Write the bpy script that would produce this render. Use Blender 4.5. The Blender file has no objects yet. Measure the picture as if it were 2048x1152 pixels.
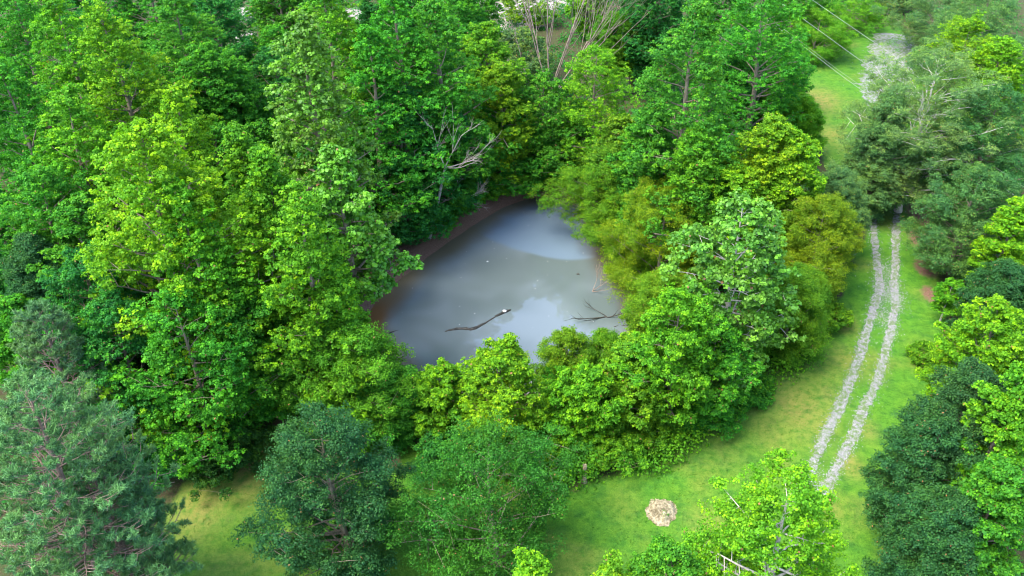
import bpy, math, random
import numpy as np
from mathutils import Vector
R = math.radians
S = bpy.context.scene

# ------------------------------------------------------------------ camera, sky, sun, exposure
CAMH, PITCH, F = 41.0, R(35.0), 1900.0          # drone height (m), downward pitch, focal length in photo pixels
cd = bpy.data.cameras.new('camera'); cam = bpy.data.objects.new('camera', cd)
S.collection.objects.link(cam); S.camera = cam
cam.location = (0, 0, CAMH); cam.rotation_euler = (R(90) - PITCH, 0, 0)
cd.sensor_width = 36; cd.lens = F / 2048 * 36; cd.clip_end = 3000; cd.clip_start = 0.5
SUN_EL, SUN_AZ = R(60), R(-118)                  # azimuth from +Y, clockwise: sun to the left and behind the camera
w = bpy.data.worlds.new('World'); S.world = w; w.use_nodes = True
nt = w.node_tree; nt.nodes.clear()
sky = nt.nodes.new('ShaderNodeTexSky'); sky.sky_type = 'NISHITA'; sky.sun_disc = False
sky.sun_elevation = SUN_EL; sky.sun_rotation = SUN_AZ; sky.dust_density = 1.3; sky.air_density = 1.0; sky.ozone_density = 1.3
bg = nt.nodes.new('ShaderNodeBackground'); bg.inputs[1].default_value = 0.15
wo = nt.nodes.new('ShaderNodeOutputWorld')
nt.links.new(sky.outputs[0], bg.inputs[0]); nt.links.new(bg.outputs[0], wo.inputs[0])
sd = bpy.data.lights.new('sun', 'SUN'); sd.energy = 1.55; sd.angle = R(35); sd.color = (1.0, 0.93, 0.78)
sun = bpy.data.objects.new('sun', sd); S.collection.objects.link(sun)
sdir = Vector((math.sin(SUN_AZ) * math.cos(SUN_EL), math.cos(SUN_AZ) * math.cos(SUN_EL), math.sin(SUN_EL)))
sun.rotation_euler = sdir.to_track_quat('Z', 'Y').to_euler(); sun.location = sdir * 200
S.view_settings.view_transform = 'Standard'; S.view_settings.look = 'None'
S.view_settings.exposure = 2.72; S.view_settings.gamma = 1.0
S.cycles.max_bounces = 8; S.cycles.diffuse_bounces = 5; S.cycles.transmission_bounces = 5; S.cycles.glossy_bounces = 2; S.cycles.filter_width = 1.05

COL = S.collection
cT, sT = math.cos(PITCH), math.sin(PITCH)
def at(px, py, z=0.0):
    u, v = (px - 1024) / F, (py - 576) / F
    d = (u, cT - v * sT, -(sT + v * cT)); t = (z - CAMH) / d[2]
    return Vector((d[0] * t, d[1] * t, z))
def ppm(p):                                     # photo pixels per metre at a point
    return F / (p[1] * cT + (CAMH - p[2]) * sT)

# ------------------------------------------------------------------ tagging and mesh helpers
def tag(o, label=None, cat=None, group=None, kind=None):
    if label: o['label'] = label
    if cat: o['category'] = cat
    if group: o['group'] = group
    if kind: o['kind'] = kind
    return o
def empty(name, loc):
    o = bpy.data.objects.new(name, None); COL.objects.link(o); o.location = loc; o.empty_display_size = 0.5
    return o
def link(name, me, mat, parent=None, loc=None):
    o = bpy.data.objects.new(name, me); COL.objects.link(o); me.materials.append(mat)
    if parent: o.parent = parent
    if loc is not None: o.location = loc
    return o
def fast_mesh(name, V, k, attr=None, cols=None, F4=None):
    """V (n,3); faces of k consecutive vertices unless F4 is given."""
    me = bpy.data.meshes.new(name); n = len(V)
    me.vertices.add(n); me.vertices.foreach_set('co', np.ascontiguousarray(V, dtype=np.float32).ravel())
    idx = np.arange(n, dtype=np.int32) if F4 is None else F4.astype(np.int32).ravel()
    nf = len(idx) // k
    me.loops.add(len(idx)); me.loops.foreach_set('vertex_index', idx)
    me.polygons.add(nf); me.polygons.foreach_set('loop_start', np.arange(nf, dtype=np.int32) * k)
    me.update(calc_edges=True)
    if attr is not None:
        a = me.attributes.new('age', 'FLOAT', 'FACE'); a.data.foreach_set('value', attr.astype(np.float32))
    if cols is not None:
        a = me.attributes.new('mask', 'FLOAT_COLOR', 'POINT'); a.data.foreach_set('color', cols.astype(np.float32).ravel())
    return me
class MB:
    def __init__(s): s.v = []; s.f = []
    def tube(s, pts, rad, sides=5, cap=False):
        b = len(s.v); n = len(pts); pts = [Vector(p) for p in pts]
        for i, p in enumerate(pts):
            d = (pts[min(i + 1, n - 1)] - pts[max(i - 1, 0)])
            if d.length < 1e-6: d = Vector((0, 0, 1))
            d.normalize(); x = d.cross(Vector((0.13, 0.21, 1)) if abs(d.z) < .9 else Vector((1, 0.1, 0))).normalized(); y = d.cross(x)
            for k in range(sides):
                a = 2 * math.pi * k / sides
                s.v.append(p + (x * math.cos(a) + y * math.sin(a)) * rad[i])
        for i in range(n - 1):
            for k in range(sides):
                k2 = (k + 1) % sides
                s.f.append((b + i * sides + k, b + i * sides + k2, b + (i + 1) * sides + k2, b + (i + 1) * sides + k))
        if cap: s.f.append(tuple(b + (n - 1) * sides + k for k in range(sides))); s.f.append(tuple(b + k for k in range(sides))[::-1])
    def build(s, name, mat, parent=None, smooth=True):
        me = bpy.data.meshes.new(name); me.from_pydata([tuple(v) for v in s.v], [], s.f)
        if smooth: me.polygons.foreach_set('use_smooth', [True] * len(me.polygons))
        me.update(); return link(name, me, mat, parent)
def bend(a, b, rng, amt, n=4):
    a, b = Vector(a), Vector(b); L = (b - a).length; out = []
    o = Vector((rng.uniform(-1, 1), rng.uniform(-1, 1), rng.uniform(-.6, .6))) * L * amt
    for i in range(n + 1):
        t = i / n; j = Vector((rng.uniform(-1, 1), rng.uniform(-1, 1), rng.uniform(-1, 1))) * L * amt * .3 * (0 if i in (0, n) else 1)
        out.append(a.lerp(b, t) + o * math.sin(math.pi * t) + j)
    return out

# ------------------------------------------------------------------ materials
def mat(name):
    m = bpy.data.materials.new(name); m.use_nodes = True; m.node_tree.nodes.clear(); return m, m.node_tree
def N(t, typ, **kw):
    n = t.nodes.new(typ)
    for k, v in kw.items():
        if k.startswith('i_'):
            key = k[2:]; n.inputs[int(key) if key.isdigit() else key].default_value = v
        else: setattr(n, k, v)
    return n
def mixc(t, fac, a, b, mode='MIX'):
    n = t.nodes.new('ShaderNodeMix'); n.data_type = 'RGBA'; n.blend_type = mode
    for sock, val in ((n.inputs[0], fac), (n.inputs[6], a), (n.inputs[7], b)):
        if isinstance(val, bpy.types.NodeSocket): t.links.new(val, sock)
        elif isinstance(val, (int, float)): sock.default_value = val
        else: sock.default_value = (*val, 1) if len(val) == 3 else val
    return n.outputs[2]
def ramp(t, src, lo, hi):
    n = N(t, 'ShaderNodeMapRange'); n.clamp = True; n.inputs[1].default_value = lo; n.inputs[2].default_value = hi
    t.links.new(src, n.inputs[0]); return n.outputs[0]
def noise(t, scale, detail=3, vec=None, rough=.55):
    n = N(t, 'ShaderNodeTexNoise'); n.inputs['Scale'].default_value = scale; n.inputs['Detail'].default_value = detail
    n.inputs['Roughness'].default_value = rough
    if vec: t.links.new(vec, n.inputs['Vector'])
    return n.outputs[0]
def mathn(t, op, a, b):
    n = N(t, 'ShaderNodeMath'); n.operation = op
    for s, v in ((n.inputs[0], a), (n.inputs[1], b)):
        if isinstance(v, bpy.types.NodeSocket): t.links.new(v, s)
        else: s.default_value = v
    return n.outputs[0]

def leaf_material(name, young=(2.1, 1.5, .8), old=(.55, .66, .95), trans=.42, gloss=.12, rough=.55):
    m, t = mat(name)
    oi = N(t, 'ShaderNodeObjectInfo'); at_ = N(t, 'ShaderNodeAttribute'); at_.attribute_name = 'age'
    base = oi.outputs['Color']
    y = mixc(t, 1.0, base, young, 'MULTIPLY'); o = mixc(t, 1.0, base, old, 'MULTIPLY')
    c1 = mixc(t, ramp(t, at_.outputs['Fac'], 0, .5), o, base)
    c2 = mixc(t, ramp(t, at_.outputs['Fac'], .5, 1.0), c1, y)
    # a few leaves browned or silvery at the top of the age scale
    c3 = mixc(t, ramp(t, at_.outputs['Fac'], 1.1, 1.2), c2, (.30, .14, .05))
    tc = N(t, 'ShaderNodeTexCoord'); nn = noise(t, .28, 2, tc.outputs['Object'])
    c4 = mixc(t, ramp(t, nn, .35, .65), c3, mixc(t, 1.0, c3, (.70, .92, 1.25), 'MULTIPLY'))
    p = N(t, 'ShaderNodeBsdfPrincipled'); p.inputs['Roughness'].default_value = rough
    p.inputs['Specular IOR Level'].default_value = gloss
    t.links.new(c4, p.inputs['Base Color'])
    tr = N(t, 'ShaderNodeBsdfTranslucent'); t.links.new(mixc(t, 1.0, c4, (1.15, 1.25, .6), 'MULTIPLY'), tr.inputs[0])
    mx = N(t, 'ShaderNodeMixShader'); mx.inputs[0].default_value = trans
    t.links.new(p.outputs[0], mx.inputs[1]); t.links.new(tr.outputs[0], mx.inputs[2])
    out = N(t, 'ShaderNodeOutputMaterial'); t.links.new(mx.outputs[0], out.inputs[0]); return m
def rough_material(name, a, b, scale=3, rough=.9, bump=.4, bscale=12, stretch=None):
    m, t = mat(name); tc = N(t, 'ShaderNodeTexCoord'); vec = tc.outputs['Object']
    if stretch:
        mp = N(t, 'ShaderNodeMapping'); mp.inputs['Scale'].default_value = stretch; t.links.new(vec, mp.inputs[0]); vec = mp.outputs[0]
    c = mixc(t, ramp(t, noise(t, scale, 4, vec), .35, .65), a, b)
    p = N(t, 'ShaderNodeBsdfPrincipled'); p.inputs['Roughness'].default_value = rough; p.inputs['Specular IOR Level'].default_value = .25
    t.links.new(c, p.inputs['Base Color'])
    bp = N(t, 'ShaderNodeBump'); bp.inputs['Strength'].default_value = bump; bp.inputs['Distance'].default_value = .05
    t.links.new(noise(t, bscale, 4, vec), bp.inputs['Height']); t.links.new(bp.outputs[0], p.inputs['Normal'])
    out = N(t, 'ShaderNodeOutputMaterial'); t.links.new(p.outputs[0], out.inputs[0]); return m

M_LEAF = leaf_material('broad leaves')
M_SYC = leaf_material('sycamore leaves', young=(1.75, 1.6, 1.5), gloss=.3, rough=.5)
M_WIL = leaf_material('willow leaves', young=(1.7, 1.35, .8), old=(.62, .72, .9), gloss=.1, trans=.42)
M_PINE = leaf_material('pine needles', young=(1.7, 1.55, 1.2), gloss=.25, trans=.2, rough=.55)
M_OAK = leaf_material('oak leaves', young=(1.55, 1.35, 1.0), gloss=.12, rough=.55, trans=.38)
M_BARK = rough_material('grey bark', (.11, .09, .06), (.21, .175, .12), 4, stretch=(3, 3, .6))
M_PALE = rough_material('pale bark', (.30, .27, .24), (.46, .42, .37), 3, stretch=(2, 2, .5))
M_PBARK = rough_material('pine bark', (.13, .085, .065), (.24, .175, .14), 4, stretch=(3, 3, .6))
M_DEAD = rough_material('dead wood', (.19, .165, .145), (.33, .30, .27), 3, stretch=(3, 3, .6))
M_DEADB = rough_material('brown dead wood', (.13, .095, .075), (.26, .205, .17), 3, stretch=(3, 3, .6))
M_LOG = rough_material('wet log', (.015, .014, .010), (.05, .045, .035), 6, rough=.5)

# ------------------------------------------------------------------ ground, pond, gravel
WZ = -0.75                                       # water level
def poly(px, z=0.0): return np.array([[*at(x, y, z)[:2]] for x, y in px])
def smooth_poly(P, n=2):
    for _ in range(n):
        Q = np.roll(P, -1, 0); P = np.stack([P * .75 + Q * .25, P * .25 + Q * .75], 1).reshape(-1, 2)
    return P
def sdist(X, Y, P):
    d = np.full(X.shape, 1e9); inside = np.zeros(X.shape, bool)
    for a, b in zip(P, np.roll(P, -1, 0)):
        e = b - a; wx, wy = X - a[0], Y - a[1]; L = e @ e
        tt = np.clip((wx * e[0] + wy * e[1]) / max(L, 1e-9), 0, 1)
        d = np.minimum(d, np.hypot(wx - tt * e[0], wy - tt * e[1]))
        c = ((a[1] <= Y) != (b[1] <= Y)) & (X < a[0] + (Y - a[1]) / ((b[1] - a[1]) or 1e-9) * e[0])
        inside ^= c
    return np.where(inside, -d, d)
def sst(a, b, x):
    t = np.clip((x - a) / (b - a), 0, 1); return t * t * (3 - 2 * t)
POND = smooth_poly(poly([(1100, 394), (1040, 402), (985, 428), (920, 470), (860, 512), (800, 560), (755, 600), (728, 645), (735, 690),
        (770, 740), (830, 790), (930, 800), (1010, 775), (1060, 790), (1140, 790), (1215, 755), (1290, 700), (1320, 650),
        (1290, 600), (1235, 545), (1215, 500), (1205, 450), (1185, 410), (1150, 396)], WZ))
LAWN = smooth_poly(poly([(270, 1300), (330, 980), (480, 930), (520, 850), (600, 825), (700, 880), (900, 890), (1130, 960), (1300, 930),
        (1390, 870), (1480, 800), (1590, 725), (1650, 640), (1690, 540), (1735, 440), (1690, 350), (1640, 330), (1600, 200), (1620, 120),
        (1700, 60), (1830, 50), (1870, 130), (1870, 450), (1890, 620), (1880, 780), (1830, 880), (1815, 1000), (1830, 1300)]), 1)
def vnoise(X, Y, s, seed):
    r = np.random.RandomState(seed); T = r.rand(64, 64)
    x, y = X / s + 500.3, Y / s + 500.7; i, j = np.floor(x).astype(int), np.floor(y).astype(int)
    fx, fy = x - i, y - j; fx = fx * fx * (3 - 2 * fx); fy = fy * fy * (3 - 2 * fy)
    g = lambda a, b: T[a % 64, b % 64]
    return (g(i, j) * (1 - fx) + g(i + 1, j) * fx) * (1 - fy) + (g(i, j + 1) * (1 - fx) + g(i + 1, j + 1) * fx) * fy
def fbm(X, Y, s, seed): return .55 * vnoise(X, Y, s, seed) + .3 * vnoise(X, Y, s / 2.1, seed + 1) + .15 * vnoise(X, Y, s / 4.3, seed + 2)
def axis(lo, hi, a, b, step):
    mid = np.arange(a, b, step); left = a - np.geomspace(step * 2, a - lo, 18)[::-1]; right = b + np.geomspace(step * 2, hi - b, 18)
    return np.concatenate([left, mid, right])
gx = axis(-900, 900, -62, 66, .33); gy = axis(-300, 1800, 22, 132, .33)
GX, GY = np.meshgrid(gx, gy)
dP = sdist(GX, GY, POND); dL = sdist(GX, GY, LAWN)
def ground_z(X, Y, dP):
    wob = (fbm(X, Y, 2.2, 3) - .5) * .9
    z = -1.7 * (1 - sst(-1.6, 1.5, dP + wob * sst(-.2, .6, dP)))
    z = z + (fbm(X, Y, 14, 9) - .5) * .5 * sst(2, 8, dP) + (fbm(X, Y, 1.3, 5) - .5) * .10
    return z
GZ = ground_z(GX, GY, dP)
def spot(px, py, r, amt=1.0, sx=1.0):
    c = at(px, py); k = r / ppm(c); return amt * np.exp(-(((GX - c.x) / (k * sx)) ** 2 + ((GY - c.y) / (k * 1.6)) ** 2))
lawn = 1 - sst(-.9, .7, dL + (fbm(GX, GY, 2.5, 21) - .5) * 2.4)
dry = sst(.46, .74, fbm(GX, GY, 4, 31)) * .36
for s_ in [(1640, 200, 40, .9), (1665, 270, 30, .7), (1600, 820, 70, .7), (1650, 790, 40, .5), (1540, 860, 50, .5), (1450, 900, 50, .3), (1700, 930, 25, .8), (1730, 860, 25, .6), (1690, 650, 25, .7),
           (400, 1010, 70, .8), (500, 960, 60, .7), (1860, 720, 30, .7), (1250, 1010, 40, .25), (1420, 1060, 50, .5), (1690, 720, 30, .6), (1560, 930, 30, .4), (1660, 1010, 30, .6)]:
    dry = np.maximum(dry, spot(*s_))
dirt = 1 - sst(1.6, 3.6, dP + (fbm(GX, GY, 1.8, 41) - .5) * 1.6)
for s_ in [(1848, 430, 34, 1.5), (1842, 480, 28, 1.5), (1850, 540, 24, 1.3), (1862, 590, 22, 1.2), (1600, 140, 20, .8), (1810, 1090, 22, .9), (1800, 1030, 16, .7),
           (2035, 400, 26, 1), (2040, 430, 26, .8), (250, 1100, 60, .9), (560, 850, 30, .9), (500, 925, 36, .7), (1150, 968, 22, .8), (1745, 120, 12, .5), (1820, 140, 14, .7), (1120, 800, 30, 1), (770, 905, 20, 1), (790, 925, 20, .9)]:
    dirt = np.maximum(dirt, spot(*s_))
pale = np.zeros_like(GX)
for s_ in [(480, 30, 30, 1), (490, 75, 22, 1), (440, -10, 50, 1), (700, 30, 30, 1), (720, 60, 24, 1), (955, 22, 40, 1), (1050, 20, 60, 1.2), (1010, 60, 34, 1), (1120, -10, 60, 1), (1200, -30, 60, 1), (850, -40, 80, 1)]:
    pale = np.maximum(pale, spot(*s_))
dryb = dirt
mask = np.stack([lawn, dry, np.clip(dirt, 0, 1), np.clip(pale * 1.2, 0, 1)], -1).reshape(-1, 4)
ny, nx = GX.shape; ii = np.arange(nx * ny).reshape(ny, nx)
F4 = np.stack([ii[:-1, :-1], ii[:-1, 1:], ii[1:, 1:], ii[1:, :-1]], -1).reshape(-1, 4)
me = fast_mesh('ground', np.stack([GX, GY, GZ], -1).reshape(-1, 3), 4, cols=mask, F4=F4)
me.polygons.foreach_set('use_smooth', np.ones(len(me.polygons), bool))
m, t = mat('ground of grass and leaf litter'); tc = N(t, 'ShaderNodeTexCoord'); V = tc.outputs['Object']
at_ = N(t, 'ShaderNodeAttribute'); at_.attribute_name = 'mask'; sp = N(t, 'ShaderNodeSeparateColor'); t.links.new(at_.outputs['Color'], sp.inputs[0])
n1, n2, n3 = noise(t, 2.2, 5, V, .65), noise(t, 14, 4, V, .7), noise(t, .45, 4, V)
grass = mixc(t, ramp(t, n1, .38, .62), (.048, .140, .010), (.078, .186, .012))
grass = mixc(t, ramp(t, n3, .4, .65), grass, mixc(t, 1.0, grass, (.8, .98, 1.1), 'MULTIPLY'))
grass = mixc(t, ramp(t, n2, .42, .7), grass, mixc(t, 1.0, grass, (.50, .60, .6), 'MULTIPLY'))
grass = mixc(t, ramp(t, noise(t, .9, 3, V), .52, .66), grass, mixc(t, 1.0, grass, (.72, .80, 1.0), 'MULTIPLY'))
dryg = mixc(t, ramp(t, n2, .35, .7), (.22, .16, .05), (.13, .135, .025))
dfac = mathn(t, 'MULTIPLY', sp.outputs[1], ramp(t, mathn(t, 'ADD', n1, mathn(t, 'MULTIPLY', n2, .35)), .42, .74))
grass = mixc(t, dfac, grass, dryg)
litter = mixc(t, ramp(t, n1, .4, .6), (.035, .028, .014), (.035, .055, .012)); litter = mixc(t, ramp(t, n2, .5, .75), litter, (.10, .07, .04))
c = mixc(t, ramp(t, mathn(t, 'ADD', sp.outputs[0], mathn(t, 'MULTIPLY', mathn(t, 'SUBTRACT', n2, .5), .6)), .3, .7), litter, grass)
dirtc = mixc(t, ramp(t, n2, .35, .7), (.085, .045, .030), (.19, .115, .08))
c = mixc(t, ramp(t, mathn(t, 'ADD', sp.outputs[2], mathn(t, 'MULTIPLY', mathn(t, 'SUBTRACT', n1, .5), .9)), .45, .85), c, dirtc)
sand = mixc(t, ramp(t, n2, .35, .7), (.20, .16, .14), (.32, .28, .26))
c = mixc(t, ramp(t, at_.outputs['Alpha'], .35, .7), c, sand)
p = N(t, 'ShaderNodeBsdfPrincipled'); p.inputs['Roughness'].default_value = .95; p.inputs['Specular IOR Level'].default_value = .15
t.links.new(c, p.inputs['Base Color']); bp = N(t, 'ShaderNodeBump'); bp.inputs['Strength'].default_value = .7; bp.inputs['Distance'].default_value = .08
t.links.new(mathn(t, 'ADD', n2, n1), bp.inputs['Height']); t.links.new(bp.outputs[0], p.inputs['Normal'])
out = N(t, 'ShaderNodeOutputMaterial'); t.links.new(p.outputs[0], out.inputs[0])
tag(link('ground', me, m), kind='structure')

# water: one sheet with its silt plume and orange shallows as pigment
x0, x1, y0, y1 = POND[:, 0].min() - 1.5, POND[:, 0].max() + 1.5, POND[:, 1].min() - 1.5, POND[:, 1].max() + 1.5
WX, WY = np.meshgrid(np.arange(x0, x1, .2), np.arange(y0, y1, .2)); dW = sdist(WX, WY, POND)
PL = smooth_poly(poly([(960, 470), (1000, 490), (1050, 508), (1100, 519), (1150, 522), (1200, 515), (1260, 500), (1260, 380), (1000, 380), (930, 440)], WZ))
plume = 1 - sst(-.35, .12, sdist(WX, WY, PL) + (fbm(WX, WY, 3, 61) - .5) * .5)
shore = 1 - sst(.2, 2.6, -dW + (fbm(WX, WY, 2, 55) - .5) * 1.2)
cl = at(745, 650, WZ); left = np.exp(-((WX - cl.x) ** 2 + (WY - cl.y) ** 2) / 9)
cr = at(1290, 680, WZ); left = np.maximum(left, np.exp(-((WX - cr.x) ** 2 + (WY - cr.y) ** 2) / 14))
swirl = sst(.35, .7, fbm(WX + 2 * vnoise(WX, WY, 3, 71), WY + 2 * vnoise(WX, WY, 3, 72), 6, 70))
wmask = np.stack([plume, shore, np.clip(left * shore * 1.6, 0, 1), swirl], -1).reshape(-1, 4)
wy, wx = WX.shape; ii = np.arange(wx * wy).reshape(wy, wx)
F4 = np.stack([ii[:-1, :-1], ii[:-1, 1:], ii[1:, 1:], ii[1:, :-1]], -1).reshape(-1, 4)
keep = (dW.ravel()[F4] < 1.2).all(1)
me = fast_mesh('water', np.stack([WX, WY, np.full_like(WX, WZ)], -1).reshape(-1, 3), 4, cols=wmask, F4=F4[keep])
m, t = mat('silty pond water'); tc = N(t, 'ShaderNodeTexCoord'); V = tc.outputs['Object']
at_ = N(t, 'ShaderNodeAttribute'); at_.attribute_name = 'mask'; sp = N(t, 'ShaderNodeSeparateColor'); t.links.new(at_.outputs['Color'], sp.inputs[0])
c = mixc(t, at_.outputs['Alpha'], (.074, .094, .093), (.106, .130, .138))
c = mixc(t, sp.outputs[0], c, (.100, .140, .185))
c = mixc(t, mathn(t, 'MULTIPLY', sp.outputs[1], .85), c, (.10, .078, .04))
c = mixc(t, sp.outputs[2], c, (.13, .068, .028))
vo = N(t, 'ShaderNodeTexVoronoi'); vo.inputs['Scale'].default_value = 1.1; vo.inputs['Randomness'].default_value = 1; t.links.new(V, vo.inputs['Vector'])
c = mixc(t, ramp(t, vo.outputs['Distance'], .045, .025), c, (.5, .5, .48))
p = N(t, 'ShaderNodeBsdfPrincipled'); p.inputs['Roughness'].default_value = .015; p.inputs['IOR'].default_value = 1.55
t.links.new(c, p.inputs['Base Color']); bp = N(t, 'ShaderNodeBump'); bp.inputs['Strength'].default_value = .05; bp.inputs['Distance'].default_value = .01
t.links.new(noise(t, 5, 3, V), bp.inputs['Height']); t.links.new(bp.outputs[0], p.inputs['Normal'])
out = N(t, 'ShaderNodeOutputMaterial'); t.links.new(p.outputs[0], out.inputs[0])
tag(link('water', me, m), kind='structure')

# gravel ruts: sheets that hug the ground, plus loose stones
RUTS = [([(1700, 1040), (1640, 990), (1662, 957), (1681, 922), (1706, 873), (1726, 821), (1754, 762), (1768, 713), (1782, 658), (1791, 606), (1787, 574), (1789, 543), (1790, 495), (1793, 440), (1800, 380), (1800, 300), (1795, 230), (1790, 170), (1795, 120), (1800, 70)], .27),
        ([(1600, 985), (1622, 939), (1650, 873), (1667, 839), (1695, 776), (1716, 720), (1733, 665), (1747, 616), (1758, 574), (1752, 519), (1747, 467), (1745, 420), (1745, 350), (1748, 280), (1752, 200), (1758, 150), (1770, 110), (1785, 70)], .29)]
RUTS[0][0].pop(0)
def catmull(P, n=14):
    P = [P[0]] + P + [P[-1]]; out = []
    for i in range(1, len(P) - 2):
        for k in range(n):
            t_ = k / n; a, b, c_, d = P[i - 1], P[i], P[i + 1], P[i + 2]
            out.append(.5 * ((2 * b) + (c_ - a) * t_ + (2 * a - 5 * b + 4 * c_ - d) * t_ ** 2 + (3 * b - a - 3 * c_ + d) * t_ ** 3))
    out.append(P[-2]); return out
m, t = mat('crushed pale gravel'); tc = N(t, 'ShaderNodeTexCoord'); V = tc.outputs['Object']
vo = N(t, 'ShaderNodeTexVoronoi'); vo.inputs['Scale'].default_value = 24; t.links.new(V, vo.inputs['Vector'])
hs = N(t, 'ShaderNodeSeparateColor'); t.links.new(vo.outputs['Color'], hs.inputs[0])
c = mixc(t, hs.outputs[0], (.07, .07, .065), (.26, .26, .265)); c = mixc(t, ramp(t, noise(t, 3.5, 4, V), .44, .56), c, (.07, .12, .025))
p = N(t, 'ShaderNodeBsdfPrincipled'); p.inputs['Roughness'].default_value = .9; t.links.new(c, p.inputs['Base Color'])
bp = N(t, 'ShaderNodeBump'); bp.inputs['Strength'].default_value = .8; bp.inputs['Distance'].default_value = .04
t.links.new(vo.outputs['Distance'], bp.inputs['Height']); t.links.new(bp.outputs[0], p.inputs['Normal'])
out = N(t, 'ShaderNodeOutputMaterial'); t.links.new(p.outputs[0], out.inputs[0]); M_GRAV = m
m, t = mat('gravel stones'); ai = N(t, 'ShaderNodeAttribute'); ai.attribute_name = 'age'
c = mixc(t, ai.outputs['Fac'], (.07, .07, .07), (.28, .28, .29)); p = N(t, 'ShaderNodeBsdfPrincipled'); p.inputs['Roughness'].default_value = .8
t.links.new(c, p.inputs['Base Color']); out = N(t, 'ShaderNodeOutputMaterial'); t.links.new(p.outputs[0], out.inputs[0]); M_STONE = m
def gz(x, y):
    X, Y = np.array([[x]]), np.array([[y]]); return float(ground_z(X, Y, sdist(X, Y, POND))[0, 0])
rs = np.random.RandomState(5); sv, sa = [], []
for path, hw in RUTS:
    pts = [np.array(at(x, y)[:2]) for x, y in path]; C = np.array(catmull(pts)); T = np.gradient(C, axis=0); T /= np.linalg.norm(T, axis=1)[:, None]
    Nn = np.stack([T[:, 1], -T[:, 0]], 1); n = len(C)
    far = sst(88, 96, C[:, 1]); HW = hw * (.65 + .75 * fbm(C[:, 0], C[:, 1], 1.6, 81)) + far * 1.5
    cols_ = np.linspace(-1, 1, 7)
    jag = 1 + (rs.rand(n, 7) - .5) * .75 * (abs(cols_) > .9)
    XY = C[:, None, :] + Nn[:, None, :] * (cols_[None, :, None] * HW[:, None, None] * jag[:, :, None])
    Z = ground_z(XY[..., 0], XY[..., 1], np.full(XY.shape[:2], 20.)) + .012 + .02 * (1 - cols_[None] ** 2) + far[:, None] * (.006 if path is RUTS[0][0] else 0)
    VV = np.concatenate([XY, Z[..., None]], -1).reshape(-1, 3); ii = np.arange(n * 7).reshape(n, 7)
    F4 = np.stack([ii[:-1, :-1], ii[:-1, 1:], ii[1:, 1:], ii[1:, :-1]], -1).reshape(-1, 4)
    tag(link('gravel_track', fast_mesh('gravel_track', VV, 4, F4=F4), M_GRAV), kind='structure')
    k = 6500; i = rs.randint(0, n, k); off = rs.normal(0, .75, k)
    q = C[i] + Nn[i] * (off * HW[i])[:, None] + rs.normal(0, .12, (k, 2)); sv.append(q)
for (px, py, r_, k) in [(1775, 585, .55, 1200), (1768, 640, .45, 500), (1772, 540, .4, 300)]:
    c_ = at(px, py); sv.append(np.array(c_[:2]) + rs.normal(0, r_, (k, 2)) * [1, 2.2])
q = np.concatenate(sv); k = len(q); z = ground_z(q[:, 0], q[:, 1], np.full(k, 20.)) + .02
s_ = rs.uniform(.018, .05, k); base = np.array([[1, 0, 0], [-.5, .87, 0], [-.5, -.87, 0], [0, 0, .8]])
tri = np.array([[0, 1, 3], [1, 2, 3], [2, 0, 3]])
a = rs.rand(k) * 6.28; ca, sa_ = np.cos(a), np.sin(a)
B = base[None] * s_[:, None, None]; Vx = B[..., 0] * ca[:, None] - B[..., 1] * sa_[:, None]; Vy = B[..., 0] * sa_[:, None] + B[..., 1] * ca[:, None]
VV = np.stack([Vx + q[:, :1], Vy + q[:, 1:], B[..., 2] + z[:, None]], -1)
F3 = (np.arange(k)[:, None, None] * 4 + tri[None]).reshape(-1, 3)
tag(link('gravel', fast_mesh('gravel', VV.reshape(-1, 3), 3, attr=np.repeat(rs.rand(k), 3), F4=F3), M_STONE),
    'loose pale grey crushed stones lying in the two wheel ruts', 'gravel', kind='stuff')

# ------------------------------------------------------------------ foliage
def kites(C, Nn, size, aspect, rng, fold=.18, T=None):
    C = np.asarray(C, np.float32); Nn = np.asarray(Nn, np.float32); size = np.asarray(size, np.float32); T = None if T is None else np.asarray(T, np.float32)
    n = len(C); Nn = Nn / (np.linalg.norm(Nn, axis=1, keepdims=True) + 1e-9)
    if T is None: T = rng.normal(size=(n, 3))
    T = T - Nn * (T * Nn).sum(1, keepdims=True); T /= np.linalg.norm(T, axis=1, keepdims=True) + 1e-9
    B = np.stack([Nn[:, 1] * T[:, 2] - Nn[:, 2] * T[:, 1], Nn[:, 2] * T[:, 0] - Nn[:, 0] * T[:, 2], Nn[:, 0] * T[:, 1] - Nn[:, 1] * T[:, 0]], -1); s = size[:, None]
    up = Nn * s * fold
    P = np.stack([C - T * s * .5, C + T * s * .08 + B * s * aspect * .5 + up, C + T * s * .5, C + T * s * .08 - B * s * aspect * .5 + up], 1)
    return P.reshape(-1, 3)
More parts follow.
